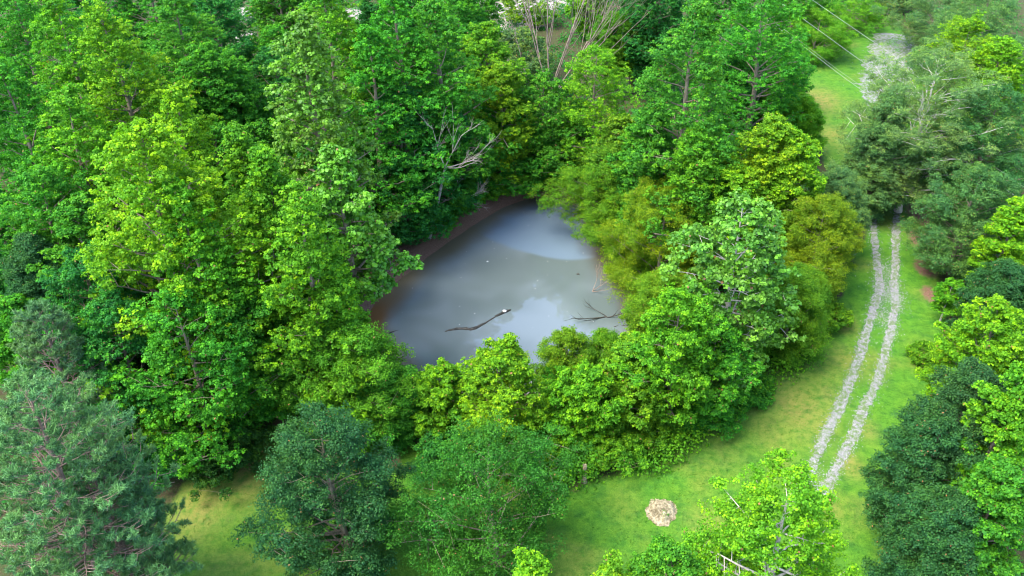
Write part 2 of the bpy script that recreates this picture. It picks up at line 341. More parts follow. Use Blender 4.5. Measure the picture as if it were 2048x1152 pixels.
KIND = {
 # prof, clump radius, rosettes/clump, leaves/rosette, leaf size, aspect, spread, material, bark, ascend
 'tulip':    dict(prof='cone', rc=.95, ros=18, lv=13, ls=.21, asp=.95, mat=M_LEAF, bark=M_BARK, asc=.55, rr=.19, flat=.62, cov=1.45),
 'maple':    dict(prof='egg',  rc=.85, ros=19, lv=12, ls=.19, asp=.85,  mat=M_LEAF, bark=M_BARK, asc=.5, rr=.18, flat=.7, cov=1.35),
 'sycamore': dict(prof='cone', rc=.80, ros=11, lv=10,  ls=.30, asp=.95, mat=M_SYC, bark=M_PALE, asc=.35, rr=.21, flat=.55, cov=1.5),
 'oak':      dict(prof='egg',  rc=.80, ros=22, lv=13, ls=.17, asp=.6,  mat=M_OAK, bark=M_BARK, asc=.5, rr=.24, flat=.8, cov=1.25),
 'willow':   dict(prof='egg',  rc=.80, ros=26, lv=14, ls=.22, asp=.28, mat=M_WIL, bark=M_BARK, asc=.7, rr=.26, flat=.9, cov=1.2),
 'shrub':    dict(prof='dome', rc=.55, ros=16, lv=11, ls=.19, asp=.6,  mat=M_LEAF, bark=M_BARK, asc=.8, rr=.2, flat=.85, cov=1.2),
}
def prof(k, t):
    if k == 'cone': return (max(0, 1 - t) ** .58) * min(1, .6 + t * 2.2) + .03
    if k == 'egg': return max(0.0, math.sin(math.pi * (t * .83 + .13))) ** .62
    return math.sqrt(max(0.02, 1 - t * t * .96))
class FastRng:
    def __init__(s, seed): s.g = np.random.default_rng(seed)
    def normal(s, size): return s.g.standard_normal(size, dtype=np.float32)
    def rand(s, *a): return s.g.random(a, dtype=np.float32)
    def uniform(s, lo, hi, size): return lo + (hi - lo) * s.g.random(size, dtype=np.float32)
def crown_and_wood(kind, H, Rad, cb, rng_seed, dens=1.0, leaf=1.0, shape=None):
    K = dict(KIND[kind]); K['prof'] = shape or K['prof']; rng = FastRng(rng_seed); pr = random.Random(rng_seed)
    rc = .84 * K['rc'] * min(1.25, max(.6, Rad / 3.5)); Hc = H - cb
    area = 2 * math.pi * Rad * .68 * Hc + math.pi * Rad ** 2 * .4
    NC = int(max(14, area / (rc * rc * K['cov']))); nl = max(7, int(NC / 4.6))
    wood = MB(); lean = Vector((pr.uniform(-.03, .03), pr.uniform(-.03, .03), 1))
    tp = lambda z: Vector((lean.x * z + .12 * math.sin(z * .5 + rng_seed), lean.y * z + .12 * math.cos(z * .4 + rng_seed), z))
    r0 = .022 * H * (1 if kind != 'shrub' else .5); top = H * .96
    zs = [-.25, .3] + [top * (i + 1) / 9 for i in range(9)]
    wood.tube([tp(z) for z in zs], [r0 * 1.35, r0 * 1.05] + [r0 * (1 - .93 * (i + 1) / 9) for i in range(9)], 7)
    ph = [pr.uniform(0, 6.28) for _ in range(4)]
    lobe = lambda az, t: 1 + .17 * math.sin(2 * az + ph[0] + 3 * t) + .14 * math.sin(3 * az + ph[1] - 5 * t) + .08 * math.sin(5 * az + ph[2] + 9 * t)
    cl = []
    for j in range(nl):
        t = (j + pr.uniform(.1, .9)) / nl; t = min(.985, t ** (.9 if kind != 'shrub' else 1))
        az = j * 2.39996 + pr.uniform(-.5, .5); L = Rad * prof(K['prof'], t) * lobe(az, t) * pr.uniform(.82, 1.08)
        L = max(.35, L - rc * .55); zt = cb + Hc * t - rc * .25
        if pr.random() < .12 and kind != 'willow': L *= 1.18
        zr = max(cb * .75, zt - L * K['asc'] * pr.uniform(.8, 1.3)); zr = min(zr, top * .97)
        tip = Vector((tp(zt).x + L * math.cos(az), tp(zt).y + L * math.sin(az), zt))
        rt = tp(zr); pts = bend(rt, tip, pr, .07, 4); rb = max(.018, r0 * .38 * (1 - t * .75) * min(1, L / Rad + .3))
        wood.tube(pts, [rb * (1 - .8 * i / 4) for i in range(5)], 5)
        m_ = max(1, int(round(1 + 5.2 * L / Rad)))
        side = Vector((-math.sin(az), math.cos(az), 0))
        for q in range(m_):
            f = 1 - (q / m_) * .62 if m_ > 1 else 1
            k = f * 4; i0 = min(3, int(k)); b = pts[i0].lerp(pts[i0 + 1], k - i0)
            o = side * pr.uniform(-.55, .55) * L * (.45 + .5 * f) * (0 if q == 0 else 1) + Vector((0, 0, pr.uniform(-.3, .5) * rc))
            c = b + o
            if q: wood.tube([b, b.lerp(c, .6) + Vector((0, 0, .05)), c], [rb * .35, rb * .25, .008], 3)
            cl.append((c, rc * pr.uniform(.62, 1.15) * (.8 if t > .9 else 1), az, t))
    cl.append((tp(H - rc * .35), rc * .6, 0, 1))
    Cc = np.array([tuple(c[0]) for c in cl]); Rc = np.array([c[1] for c in cl]); n = len(cl)
    out2 = Cc.copy(); out2[:, 2] = 0; out2 /= np.linalg.norm(out2, axis=1, keepdims=True) + .3
    kr = max(3, int(K['ros'] * dens)); idx = np.repeat(np.arange(n), kr)
    d = rng.normal(size=(len(idx), 3)); d[:, 2] += .55; d += out2[idx] * .55; d /= np.linalg.norm(d, axis=1, keepdims=True)
    rad = Rc[idx] * rng.uniform(.4, 1.22, len(idx)); sq = np.array([1, 1, K['flat']])
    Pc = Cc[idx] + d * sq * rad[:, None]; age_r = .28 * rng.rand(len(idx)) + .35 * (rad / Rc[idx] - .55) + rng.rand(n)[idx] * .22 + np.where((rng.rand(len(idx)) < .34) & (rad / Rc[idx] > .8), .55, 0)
    kl = int(K['lv'] * 1.36); id2 = np.repeat(np.arange(len(idx)), kl); M_ = len(id2)
    e = rng.normal(size=(M_, 3)); e /= np.linalg.norm(e, axis=1, keepdims=True); e[:, 2] = np.where(e[:, 2] < -.2, -e[:, 2] * .6, e[:, 2])
    rr = K['rr'] * (Rad / 3.5) ** .25; P = Pc[id2] + e * rr * rng.uniform(.35, 1.1, (M_, 1)) * [1, 1, .75]
    nrm = d[id2] * .35 + e * .7 + rng.normal(size=(M_, 3)) * .62 + [0, 0, .4]
    size = .66 * K['ls'] * leaf * rng.uniform(.65, 1.25, M_)
    T = e + rng.normal(size=(M_, 3)) * .4 - [0, 0, .5] if kind != 'willow' else rng.normal(size=(M_, 3)) * .5 + d[id2] * .6 + [0, 0, -.25]
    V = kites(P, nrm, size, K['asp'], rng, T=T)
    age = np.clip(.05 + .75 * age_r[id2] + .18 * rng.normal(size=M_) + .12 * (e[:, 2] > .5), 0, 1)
    age[rng.rand(M_) < .006] = 1.3
    return V, age, wood
TREES = []; LOGS = []
WK = dict(tulip=1.45, maple=1.15, sycamore=1.12, oak=1.08, willow=1.15, shrub=1.2)
def tree(name, cat, kind, px, py, h, wpx, color, label, cb=.25, shape=None, group='trees around the pond', dens=1.0, leaf=1.0, fix=False, bark=None):
    top = at(px, py, h); base = Vector((top.x, top.y, 0)); mid = Vector((top.x, top.y, h * .55))
    Rad = wpx * WK.get(kind, 1.1) / 2 / ppm(mid); g = gz(base.x, base.y); base.z = g; H = h - g
    mar = 2.2 if px < 1000 and py < 600 else 1.0
    lim = .3 if py < 820 and name != 'dogwood_sapling' and not fix else -99
    for k in range(0, 40):                       # slide the height until the foot stands on the bank, not in the pond or on the lawn
        hh = h + (.25 * ((k + 1) // 2)) * (1 if k % 2 else -1)
        if px > 760 and mar == 2.2: hh = h - .25 * k
        if hh < 1.2: continue
        q = at(px, py, hh); A, B = np.array([q.x]), np.array([q.y])
        if sdist(A, B, POND)[0] > mar and sdist(A, B, LAWN)[0] > lim: break
    else: hh = h
    if hh != h: LOGS.append('%s h %.1f -> %.1f' % (label[:60], h, hh))
    h = hh; top = at(px, py, h); base = Vector((top.x, top.y, 0)); mid = Vector((top.x, top.y, h * .55)); Rad = wpx * WK.get(kind, 1.1) / 2 / ppm(mid); g = gz(base.x, base.y); base.z = g; H = h - g
    seed = 100 + len(TREES) * 7; TREES.append((name, base, H, Rad, label))
    V, age, wood = crown_and_wood(kind, H, Rad, cb * H, seed, dens, leaf, shape)
    r = empty(name, base); tag(r, label, cat, group)
    wood.build('trunk' if kind != 'shrub' else 'stem', bark or KIND[kind]['bark'], r)
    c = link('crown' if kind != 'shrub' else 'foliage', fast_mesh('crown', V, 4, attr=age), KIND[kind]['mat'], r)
    jr = random.Random(seed); c.color = (color[0] * jr.uniform(.9, 1.1), color[1] * jr.uniform(.94, 1.06), color[2], 1)
    return r
BR = (.096, .262, .010)     # bright yellow green
YG = (.138, .300, .009)     # yellow
MG = (.060, .230, .014)     # mid green
DG = (.034, .175, .022)     # deep green
BG = (.036, .115, .024)     # blue green
GG = (.105, .200, .045)     # grey green
OL = (.110, .240, .010)     # olive
SY = (.105, .25, .014)     # pale sycamore
T_ = tree
# left forest, back to front
T_('tulip_tree', 'tree', 'tulip', 20, -50, 19, 210, MG, 'green tulip tree cut by the top left corner of the view')
T_('tulip_tree', 'tree', 'tulip', 112, -8, 20, 190, BR, 'bright green tulip tree second from the left along the top edge')
T_('tulip_tree', 'tree', 'tulip', 215, 10, 20, 200, YG, 'yellow green tulip tree with a forked top, third from the left along the top edge')
T_('tulip_tree', 'tree', 'tulip', 8, 120, 18, 190, MG, 'green tulip tree on the left edge just below the corner tree')
T_('tulip_tree', 'tree', 'tulip', 338, -20, 18, 190, MG, 'plain green tulip tree behind the forked yellow green one at the top')
T_('maple_tree', 'tree', 'maple', 398, 95, 15, 120, MG, 'slender green maple right of the forked yellow green tulip tree')
T_('maple_tree', 'tree', 'maple', 450, 108, 14, 110, MG, 'small green maple left of the tall cream tipped sycamore')
T_('maple_tree', 'tree', 'maple', 425, -20, 14, 120, DG, 'dark green maple at the top edge beside the pinkish bare ground')
T_('tulip_tree', 'tree', 'tulip', 120, 180, 17, 210, BR, 'bright tulip tree below the two tall ones in the upper left')
T_('tulip_tree', 'tree', 'tulip', 342, 178, 18, 165, YG, 'narrow yellow tulip tree peeking out behind the largest tulip tree')
T_('maple_tree', 'tree', 'maple', 60, 340, 14, 190, MG, 'shaded green maple on the left edge left of the largest tulip tree', cb=.15)
T_('maple_tree', 'tree', 'maple', 130, 400, 13, 130, MG, 'green maple hugging the left side of the largest tulip tree', cb=.15)
T_('cedar_tree', 'tree', 'oak', 55, 468, 11, 120, BG, 'small blue green cedar above the dark gap at the left edge', cb=.12)
T_('tulip_tree', 'tree', 'tulip', 265, 252, 20, 330, YG, 'largest tulip tree, broad yellow green cone left of the pond', cb=.12)
T_('tulip_tree', 'tree', 'tulip', 372, 372, 17, 190, BR, 'green shoulder tulip tree right behind the largest tulip tree', cb=.15)
T_('maple_tree', 'tree', 'maple', 215, 610, 11, 200, DG, 'deep green understory maple at the foot of the largest tulip tree, left side', cb=.1)
T_('maple_tree', 'tree', 'maple', 350, 600, 12, 230, MG, 'green understory maple under the middle of the largest tulip tree', cb=.12)
T_('maple_tree', 'tree', 'maple', 450, 560, 13, 180, MG, 'green maple filling the gap right of the largest tulip tree', cb=.12)
T_('maple_tree', 'tree', 'maple', 15, 600, 8, 130, MG, 'low bright green maple between the dark gap and the pines', cb=.1)
T_('tulip_tree', 'tree', 'tulip', 640, -25, 20, 200, BR, 'bright tulip tree at the top edge behind the tall sycamore')
T_('sycamore_tree', 'tree', 'sycamore', 592, 22, 22, 240, SY, 'tallest sycamore with cream leaf tips and a bare straight trunk showing', cb=.2, bark=M_BARK)
T_('tulip_tree', 'tree', 'tulip', 478, 245, 17, 130, BR, 'narrow bright tulip tree left of the tallest sycamore trunk', cb=.15)
T_('tulip_tree', 'tree', 'tulip', 535, 290, 17, 140, BR, 'narrow bright tulip tree in front of the tallest sycamore', cb=.15)
T_('sycamore_tree', 'tree', 'sycamore', 672, 300, 15, 190, SY, 'shorter cream tipped sycamore leaning over the west bank of the pond', cb=.42, bark=M_BARK)
T_('sweetgum_tree', 'tree', 'tulip', 592, 385, 18, 215, BR, 'bright sweetgum with pinkish tips in front of both western sycamores', cb=.12)
T_('sweetgum_tree', 'tree', 'maple', 664, 530, 12, 90, BR, 'bright sweetgum at the west shore above the brown bank', cb=.1)
T_('maple_tree', 'tree', 'maple', 515, 645, 11, 150, MG, 'green maple above the brown shaded corner of the back lawn', cb=.12)
T_('maple_tree', 'tree', 'maple', 610, 640, 11, 150, MG, 'green maple between the pinkish sweetgum and the dense round tree', cb=.12)
# top middle
T_('tulip_tree', 'tree', 'tulip', 745, 60, 18, 150, MG, 'green tulip tree just right of the pinkish soil patch at the top')
T_('tulip_tree', 'tree', 'tulip', 800, -25, 20, 180, MG, 'tall green tulip tree at the top edge right of the pinkish soil patch')
T_('tulip_tree', 'tree', 'tulip', 870, -5, 20, 190, MG, 'tall green tulip tree fourth along the pond side of the top edge')
T_('tulip_tree', 'tree', 'tulip', 790, 150, 18, 190, DG, 'deep green tulip tree directly left of the grey dead snag', cb=.12)
T_('tulip_tree', 'tree', 'tulip', 870, 190, 16, 170, DG, 'deep green tulip tree directly behind the grey dead snag', cb=.12)
T_('maple_tree', 'tree', 'maple', 968, 45, 14, 110, BR, 'thin maple with its grey trunk showing, left of the bare brown tree', cb=.35)
T_('maple_tree', 'tree', 'maple', 925, -20, 15, 110, MG, 'maple at the top edge in front of the pale gravel yard')
T_('maple_tree', 'tree', 'maple', 1000, 122, 13, 110, YG, 'bright yellow green maple below the thin grey trunked one', cb=.1)
T_('maple_tree', 'tree', 'maple', 1085, 145, 12, 150, MG, 'olive green maple below the bare brown tree', cb=.1)
T_('persimmon_tree', 'tree', 'maple', 1200, 100, 13, 160, YG, 'round yellow leaved persimmon right of the bare brown tree', cb=.1, leaf=.85)
T_('maple_tree', 'tree', 'maple', 955, 205, 11, 130, MG, 'green maple right above the grey dead snag', cb=.1)
T_('maple_tree', 'tree', 'maple', 1060, 225, 10, 150, MG, 'green maple above the far north bank of the pond', cb=.08)
T_('maple_tree', 'tree', 'maple', 1150, 240, 10, 150, MG, 'green maple below the round yellow persimmon', cb=.08)
T_('maple_tree', 'tree', 'maple', 1250, 230, 10, 110, OL, 'olive maple between the persimmon and the willows', cb=.08)
T_('ash_tree', 'tree', 'oak', 1045, 300, 6, 110, BR, 'low bright green ash overhanging the north tip of the pond', cb=.05)
T_('maple_tree', 'tree', 'maple', 800, 345, 8, 130, DG, 'dark maple on the west bank behind the short sycamore', cb=.1)
T_('maple_tree', 'tree', 'maple', 870, 345, 8, 130, MG, 'low green maple on the bank below the grey dead snag', cb=.1)
T_('maple_tree', 'tree', 'maple', 960, 350, 6, 110, BR, 'low maple whose twigs reach out over the north west water', cb=.1)
T_('maple_tree', 'tree', 'oak', 1232, 25, 9, 80, BR, 'small bright bushy tree right of the bare brown tree at the top')
T_('maple_tree', 'tree', 'maple', 1270, 20, 9, 80, BR, 'small bright tree between the bare brown tree and the tall round crowned tulip')
T_('maple_tree', 'tree', 'maple', 1280, -40, 12, 130, DG, 'dark maple at the top edge above the small bright trees')
T_('tulip_tree', 'tree', 'tulip', 1385, 5, 20, 230, MG, 'big isolated green tulip tree north east of the pond', cb=.12)
T_('tulip_tree', 'tree', 'maple', 1545, -25, 17, 190, MG, 'green tree at the top edge left of the power wires', cb=.15)
T_('maple_tree', 'tree', 'maple', 1480, 60, 12, 120, DG, 'dark green maple in the gap right of the big isolated tulip tree', cb=.1)
T_('maple_tree', 'tree', 'maple', 1580, 80, 8, 100, MG, 'low green maple at the edge of the grassy lane under the wires', cb=.1)
T_('hackberry_tree', 'tree', 'oak', 1640, 25, 7, 130, BR, 'spreading light green tree crossed by two power wires at the top', cb=.1)
T_('hackberry_tree', 'tree', 'oak', 1710, -5, 7, 130, BR, 'light green bushy tree left of the far gravel patch', cb=.1)
T_('willow_tree', 'tree', 'willow', 1470, 180, 6, 110, OL, 'olive willow thicket tree below the big isolated tulip tree', cb=.05)
T_('willow_tree', 'tree', 'willow', 1545, 190, 6, 110, OL, 'olive willow in the middle of the thicket west of the grassy lane', cb=.05)
T_('willow_tree', 'tree', 'willow', 1615, 195, 6, 80, BR, 'brighter willow at the lane end of the olive thicket', cb=.05)
T_('maple_tree', 'tree', 'maple', 1300, 215, 12, 120, MG, 'green maple at the foot of the big isolated tulip tree', cb=.1)
T_('sweetgum_tree', 'tree', 'maple', 1410, 245, 13, 125, BR, 'green sweetgum left of the maple with yellow top', cb=.12)
T_('maple_tree', 'tree', 'maple', 1545, 228, 13, 130, YG, 'maple with a bright yellow top and bare brown twigs beside it', cb=.12)
T_('maple_tree', 'tree', 'maple', 1590, 265, 12, 130, YG, 'rounded yellow rimmed maple in front of the yellow topped maple', cb=.1)
T_('maple_tree', 'tree', 'maple', 1475, 330, 10, 140, YG, 'yellow green maple above the pale eastern sycamore', cb=.1)
# willows east of the pond
T_('willow_tree', 'tree', 'willow', 1250, 300, 8, 225, OL, 'olive green willow farthest back on the east shore', cb=.05)
T_('willow_tree', 'tree', 'willow', 1175, 340, 4.5, 120, OL, 'low willow arching over the north east corner of the pond', cb=.05)
T_('willow_tree', 'tree', 'willow', 1258, 395, 6, 165, OL, 'willow hanging over the milky patch of water', cb=.05)
T_('willow_tree', 'tree', 'willow', 1335, 383, 10, 225, (.150, .235, .007), 'largest golden olive willow on the east shore', cb=.05)
T_('willow_tree', 'tree', 'willow', 1290, 478, 5.5, 150, OL, 'willow touching the water in the middle of the east shore', cb=.03)
T_('willow_tree', 'tree', 'willow', 1330, 550, 5, 130, OL, 'willow at the south east shore above the fallen branches', cb=.03)
T_('willow_tree', 'tree', 'willow', 1650, 395, 9, 150, (.140, .225, .007), 'golden olive willow beside the gravel track', cb=.05)
T_('willow_tree', 'tree', 'willow', 1600, 540, 7, 150, OL, 'darker willow behind the pale eastern sycamore', cb=.05)
T_('cypress_tree', 'tree', 'willow', 1685, 335, 8, 110, GG, 'feathery grey green cypress at the left rim of the track', cb=.08)
T_('sycamore_tree', 'tree', 'sycamore', 1500, 405, 14, 215, (.135, .265, .020), 'pale cream tipped sycamore standing east of the willows', cb=.1, shape='egg')
T_('sweetgum_tree', 'tree', 'maple', 1365, 595, 10.5, 170, BR, 'bright sweetgum between the pale sycamore and the pond', cb=.3)
T_('sweetgum_tree', 'tree', 'maple', 1440, 660, 8, 150, MG, 'green sweetgum below the pale eastern sycamore', cb=.3)
T_('sweetgum_tree', 'tree', 'maple', 1270, 680, 7.5, 130, BR, 'bright sweetgum above the sunny shrub bank', cb=.3)
T_('sweetgum_tree', 'tree', 'maple', 1170, 742, 6.5, 130, BR, 'short sweetgum right of the muddy inlet on the south shore', cb=.25)
T_('maple_tree', 'tree', 'maple', 992, 695, 9, 160, YG, 'maple with orange tips standing tallest on the south shore', cb=.1)
T_('maple_tree', 'tree', 'maple', 872, 742, 8.5, 120, BR, 'smaller maple left of the orange tipped one on the south shore', cb=.1)
T_('willow_tree', 'tree', 'willow', 1130, 668, 3.6, 110, OL, 'thin twiggy willow on the south shore right of the orange tipped maple', cb=.05, dens=.6)
T_('willow_tree', 'tree', 'willow', 1210, 668, 3.2, 90, OL, 'low twiggy willow at the south east corner of the pond', cb=.05, dens=.65)
T_('willow_tree', 'tree', 'willow', 1110, 735, 2.4, 70, MG, 'tiny willow on the mud just above the short sweetgum', cb=.08, dens=.7)
T_('elm_tree', 'tree', 'oak', 695, 648, 9, 225, BR, 'dense round bright elm at the south west corner of the pond', cb=.08)
T_('elm_tree', 'tree', 'oak', 770, 735, 7, 150, MG, 'green elm in front of the dense round elm', cb=.08)
# right side
T_('oak_tree', 'tree', 'oak', 1880, 105, 14, 280, (.135, .225, .050), 'large grey green oak whose pale trunk stands beside the track', cb=.2, bark=M_PALE, dens=1.05)
T_('oak_tree', 'tree', 'oak', 1790, 190, 11, 115, GG, 'smaller oak overhanging the hidden bend of the track', cb=.05)
T_('oak_tree', 'tree', 'oak', 1748, 310, 4.5, 100, GG, 'low grey green oak drooping over the ruts left of the pale trunk', cb=.05, fix=True)
T_('oak_tree', 'tree', 'oak', 1905, -30, 8, 170, GG, 'grey green oak at the top edge above the far gravel patch', cb=.1)
T_('oak_tree', 'tree', 'oak', 1990, -20, 11, 190, GG, 'grey green oak in the top right corner', cb=.1)
T_('tulip_tree', 'tree', 'maple', 1945, 35, 14, 140, YG, 'bright yellow maple in the upper right behind the large oak', cb=.1)
T_('tulip_tree', 'tree', 'maple', 2015, 80, 12, 120, YG, 'bright yellow maple at the right edge in the upper right', cb=.1)
T_('oak_tree', 'tree', 'oak', 2010, 175, 12, 180, (.06, .165, .03), 'blue green oak at the right edge behind the wires', cb=.08)
T_('oak_tree', 'tree', 'oak', 1925, 240, 9, 120, DG, 'dark oak wedged between the large oak and the right edge', cb=.1)
T_('oak_tree', 'tree', 'oak', 1962, 338, 9, 172, (.075, .18, .035), 'round grey green oak on the right beside the red dirt', cb=.05)
T_('maple_tree', 'tree', 'maple', 2045, 400, 9, 90, YG, 'yellow green maple cut by the right edge beside the round oak', cb=.1)
T_('oak_tree', 'tree', 'oak', 2030, 530, 7, 130, BG, 'blue green oak on the right edge above the lime green maple', cb=.05)
T_('dogwood_sapling', 'sapling', 'maple', 1908, 568, 3.6, 62, BR, 'small sapling with a thin pale stem at the right lawn edge', cb=.35, leaf=.75, bark=M_PALE)
T_('maple_tree', 'tree', 'maple', 2005, 605, 9.5, 165, YG, 'lime green maple on the right edge below the round oak', cb=.08)
T_('oak_tree', 'tree', 'oak', 1960, 735, 11, 205, BG, 'dark blue green oak with a broad crown on the lower right', cb=.08)
T_('oak_tree', 'tree', 'oak', 1888, 845, 9, 170, BG, 'dark blue green oak reaching farthest over the lower right lawn', cb=.05)
T_('sweetgum_tree', 'tree', 'maple', 2050, 745, 13, 110, BR, 'green sweetgum on the right edge rising over the dark oaks', cb=.1)
T_('sweetgum_tree', 'tree', 'maple', 2015, 930, 11, 130, MG, 'mixed green sweetgum in the lower right corner', cb=.08)
T_('oak_tree', 'tree', 'oak', 1915, 1010, 9, 175, BG, 'green oak at the bottom edge in the lower right', cb=.05)
# foreground
T_('silver_maple_tree', 'tree', 'maple', 1592, 970, 16, 275, (.125, .295, .010), 'bright foreground maple with pale branches covering the end of the ruts', cb=.3, bark=M_PALE, dens=1.15, leaf=.8)
T_('maple_tree', 'tree', 'maple', 1365, 1105, 13, 190, (.085, .235, .012), 'foreground maple left of the bright pale branched one at the bottom', cb=.2, leaf=.8)
T_('maple_tree', 'tree', 'maple', 1065, 1128, 13, 80, YG, 'yellow treetop poking up at the bottom edge below the tangled oak', cb=.2, leaf=.8)
T_('maple_tree', 'tree', 'maple', 1215, 1128, 12, 80, YG, 'yellow treetop at the bottom edge left of the foreground maple', cb=.2, leaf=.8)
T_('oak_tree', 'tree', 'oak', 655, 828, 11, 260, BG, 'dark blue green oak at the bottom centre left beside the back lawn', cb=.05)
T_('tangled_oak', 'tree', 'oak', 985, 885, 9, 330, (.044, .150, .012), 'wide tangled vine grown oak at the bottom centre', cb=.03)
# distant trees filling the top edge
for px, py, h, w_, col_, lab in [(60, -120, 16, 190, MG, 'farthest green tree in the top left corner, mostly cut off'), (165, -110, 16, 180, DG, 'dark distant tree behind the two tall bright tulip trees'),
        (285, -95, 16, 180, MG, 'distant green tree behind the forked yellow green tulip tree'), (395, -80, 14, 120, DG, 'dark distant tree left of the pinkish bare ground'),
        (545, -75, 15, 120, MG, 'distant green tree right of the pinkish bare ground'), (620, -95, 16, 150, MG, 'distant tree behind the tallest sycamore'),
        (765, -95, 15, 110, DG, 'dark distant tree right of the second pinkish soil patch'), (850, -100, 15, 130, MG, 'distant tree above the two tall green tulip trees'),
        (950, -60, 9, 90, MG, 'distant tree in front of the pale yard at the top centre'), (1180, -60, 8, 80, BR, 'small distant tree behind the bare brown tree'), (1050, -20, 4, 110, OL, 'olive thicket between the pale yard and the bare brown tree'), (1045, 60, 6, 130, GG, 'grey green bush left of the bare brown tree base'),
        (1330, -70, 14, 130, DG, 'dark distant tree left of the big isolated tulip tree'), (1460, -60, 15, 130, MG, 'distant tree right of the big isolated tulip tree'),
        (1600, -60, 9, 120, MG, 'distant tree under the start of the power wires'), (1800, -50, 5, 110, GG, 'grey distant tree above the far end of the track')]:
    T_('distant_tree', 'tree', 'maple', px, py, h, w_, col_, lab, cb=.1, group='distant trees along the top', dens=.8, leaf=1.15)
# understory trees in the gaps of the forest
fr = random.Random(99)
MAIN = [q for q in TREES if len(q[4].split()) <= 11]; USED = set()
def where(X, Y, word):
    cn, cc = fr.choice([('dark', DG), ('mid green', MG), ('dark', DG), ('green', MG)])
    for q in sorted(MAIN, key=lambda q: (q[1].x - X) ** 2 + (q[1].y - Y) ** 2):
        ddx, ddy = X - q[1].x, Y - q[1].y
        w_ = ('right of' if ddx > 0 else 'left of') if abs(ddx) > abs(ddy) else ('behind' if ddy > 0 else 'in front of')
        lab = cn + ' ' + word + ' ' + w_ + ' the ' + q[4]
        if (w_, q[4]) not in USED and len(lab.split()) <= 16 and math.hypot(ddx, ddy) < 14:
            USED.add((w_, q[4])); return cc, lab
def filler(n, xr, yr, hr, label, group):
    k = 0
    for _ in range(n * 40):
        if k >= n: break
        X, Y = fr.uniform(*xr), fr.uniform(*yr); A, B = np.array([X]), np.array([Y])
        if sdist(A, B, POND)[0] < 3.5 or sdist(A, B, LAWN)[0] < 3 or abs(X) > 3.5 + Y * .62: continue
        if Y > 84 and (-6 < X < 14 or -36 < X < -28 or -22 < X < -16): continue
        if any((b.x - X) ** 2 + (b.y - Y) ** 2 < (2.6 + .25 * Rd) ** 2 for _n, b, H, Rd, _l in TREES): continue
        h = fr.uniform(*hr); d = Y * cT + (CAMH - h) * sT; px = 1024 + X / d * F; py = 576 + ((CAMH - h) * cT - Y * sT) / d * F
        wl = where(X, Y, label)
        if wl is None: continue
        T_('understory_tree', 'tree', 'maple', px, py, h, fr.uniform(4.2, 6) * F / (Y * cT + (CAMH - h * .5) * sT), *wl, cb=.12, group=group, dens=.8); k += 1
filler(26, (-58, -9), (44, 84), (8, 13), 'understory tree', 'understory trees west of the pond')
# shrubs
T_('shrub', 'shrub', 'shrub', 330, 850, 3.2, 130, DG, 'shaded dark shrub between the pine and the back lawn', group='shrubs')
T_('shrub', 'shrub', 'shrub', 430, 852, 3.0, 150, (.035, .10, .012), 'arching shaded shrub at the top left rim of the back lawn', group='shrubs')
T_('shrub', 'shrub', 'shrub', 900, 880, 2.5, 120, DG, 'dark shrub between the back lawn and the tangled oak', group='shrubs')
T_('shrub', 'shrub', 'shrub', 1030, 850, 2.8, 120, MG, 'green shrub above the tangled oak', group='shrubs')
T_('shrub', 'shrub', 'shrub', 1120, 850, 2.8, 120, BR, 'bright shrub just left of the weathered stump', group='shrubs')
T_('shrub', 'shrub', 'shrub', 1215, 835, 2.8, 130, BR, 'bright shrub just right of the weathered stump', group='shrubs')
T_('shrub', 'shrub', 'shrub', 1300, 815, 2.6, 130, BR, 'bright shrub in the middle of the leafy bank along the lawn', group='shrubs')
T_('shrub', 'shrub', 'shrub', 1390, 780, 2.6, 130, MG, 'green shrub at the east end of the leafy bank along the lawn', group='shrubs')
T_('shrub', 'shrub', 'shrub', 1480, 760, 2.2, 110, MG, 'low shrub under the right side of the pale eastern sycamore', group='shrubs')
T_('shrub', 'shrub', 'shrub', 1650, 610, 2.0, 80, OL, 'low shrub hugging the foot of the golden olive willow', group='shrubs')
T_('shrub', 'shrub', 'shrub', 1895, 700, 1.8, 90, BR, 'bright shrub below the thin stemmed sapling', group='shrubs')

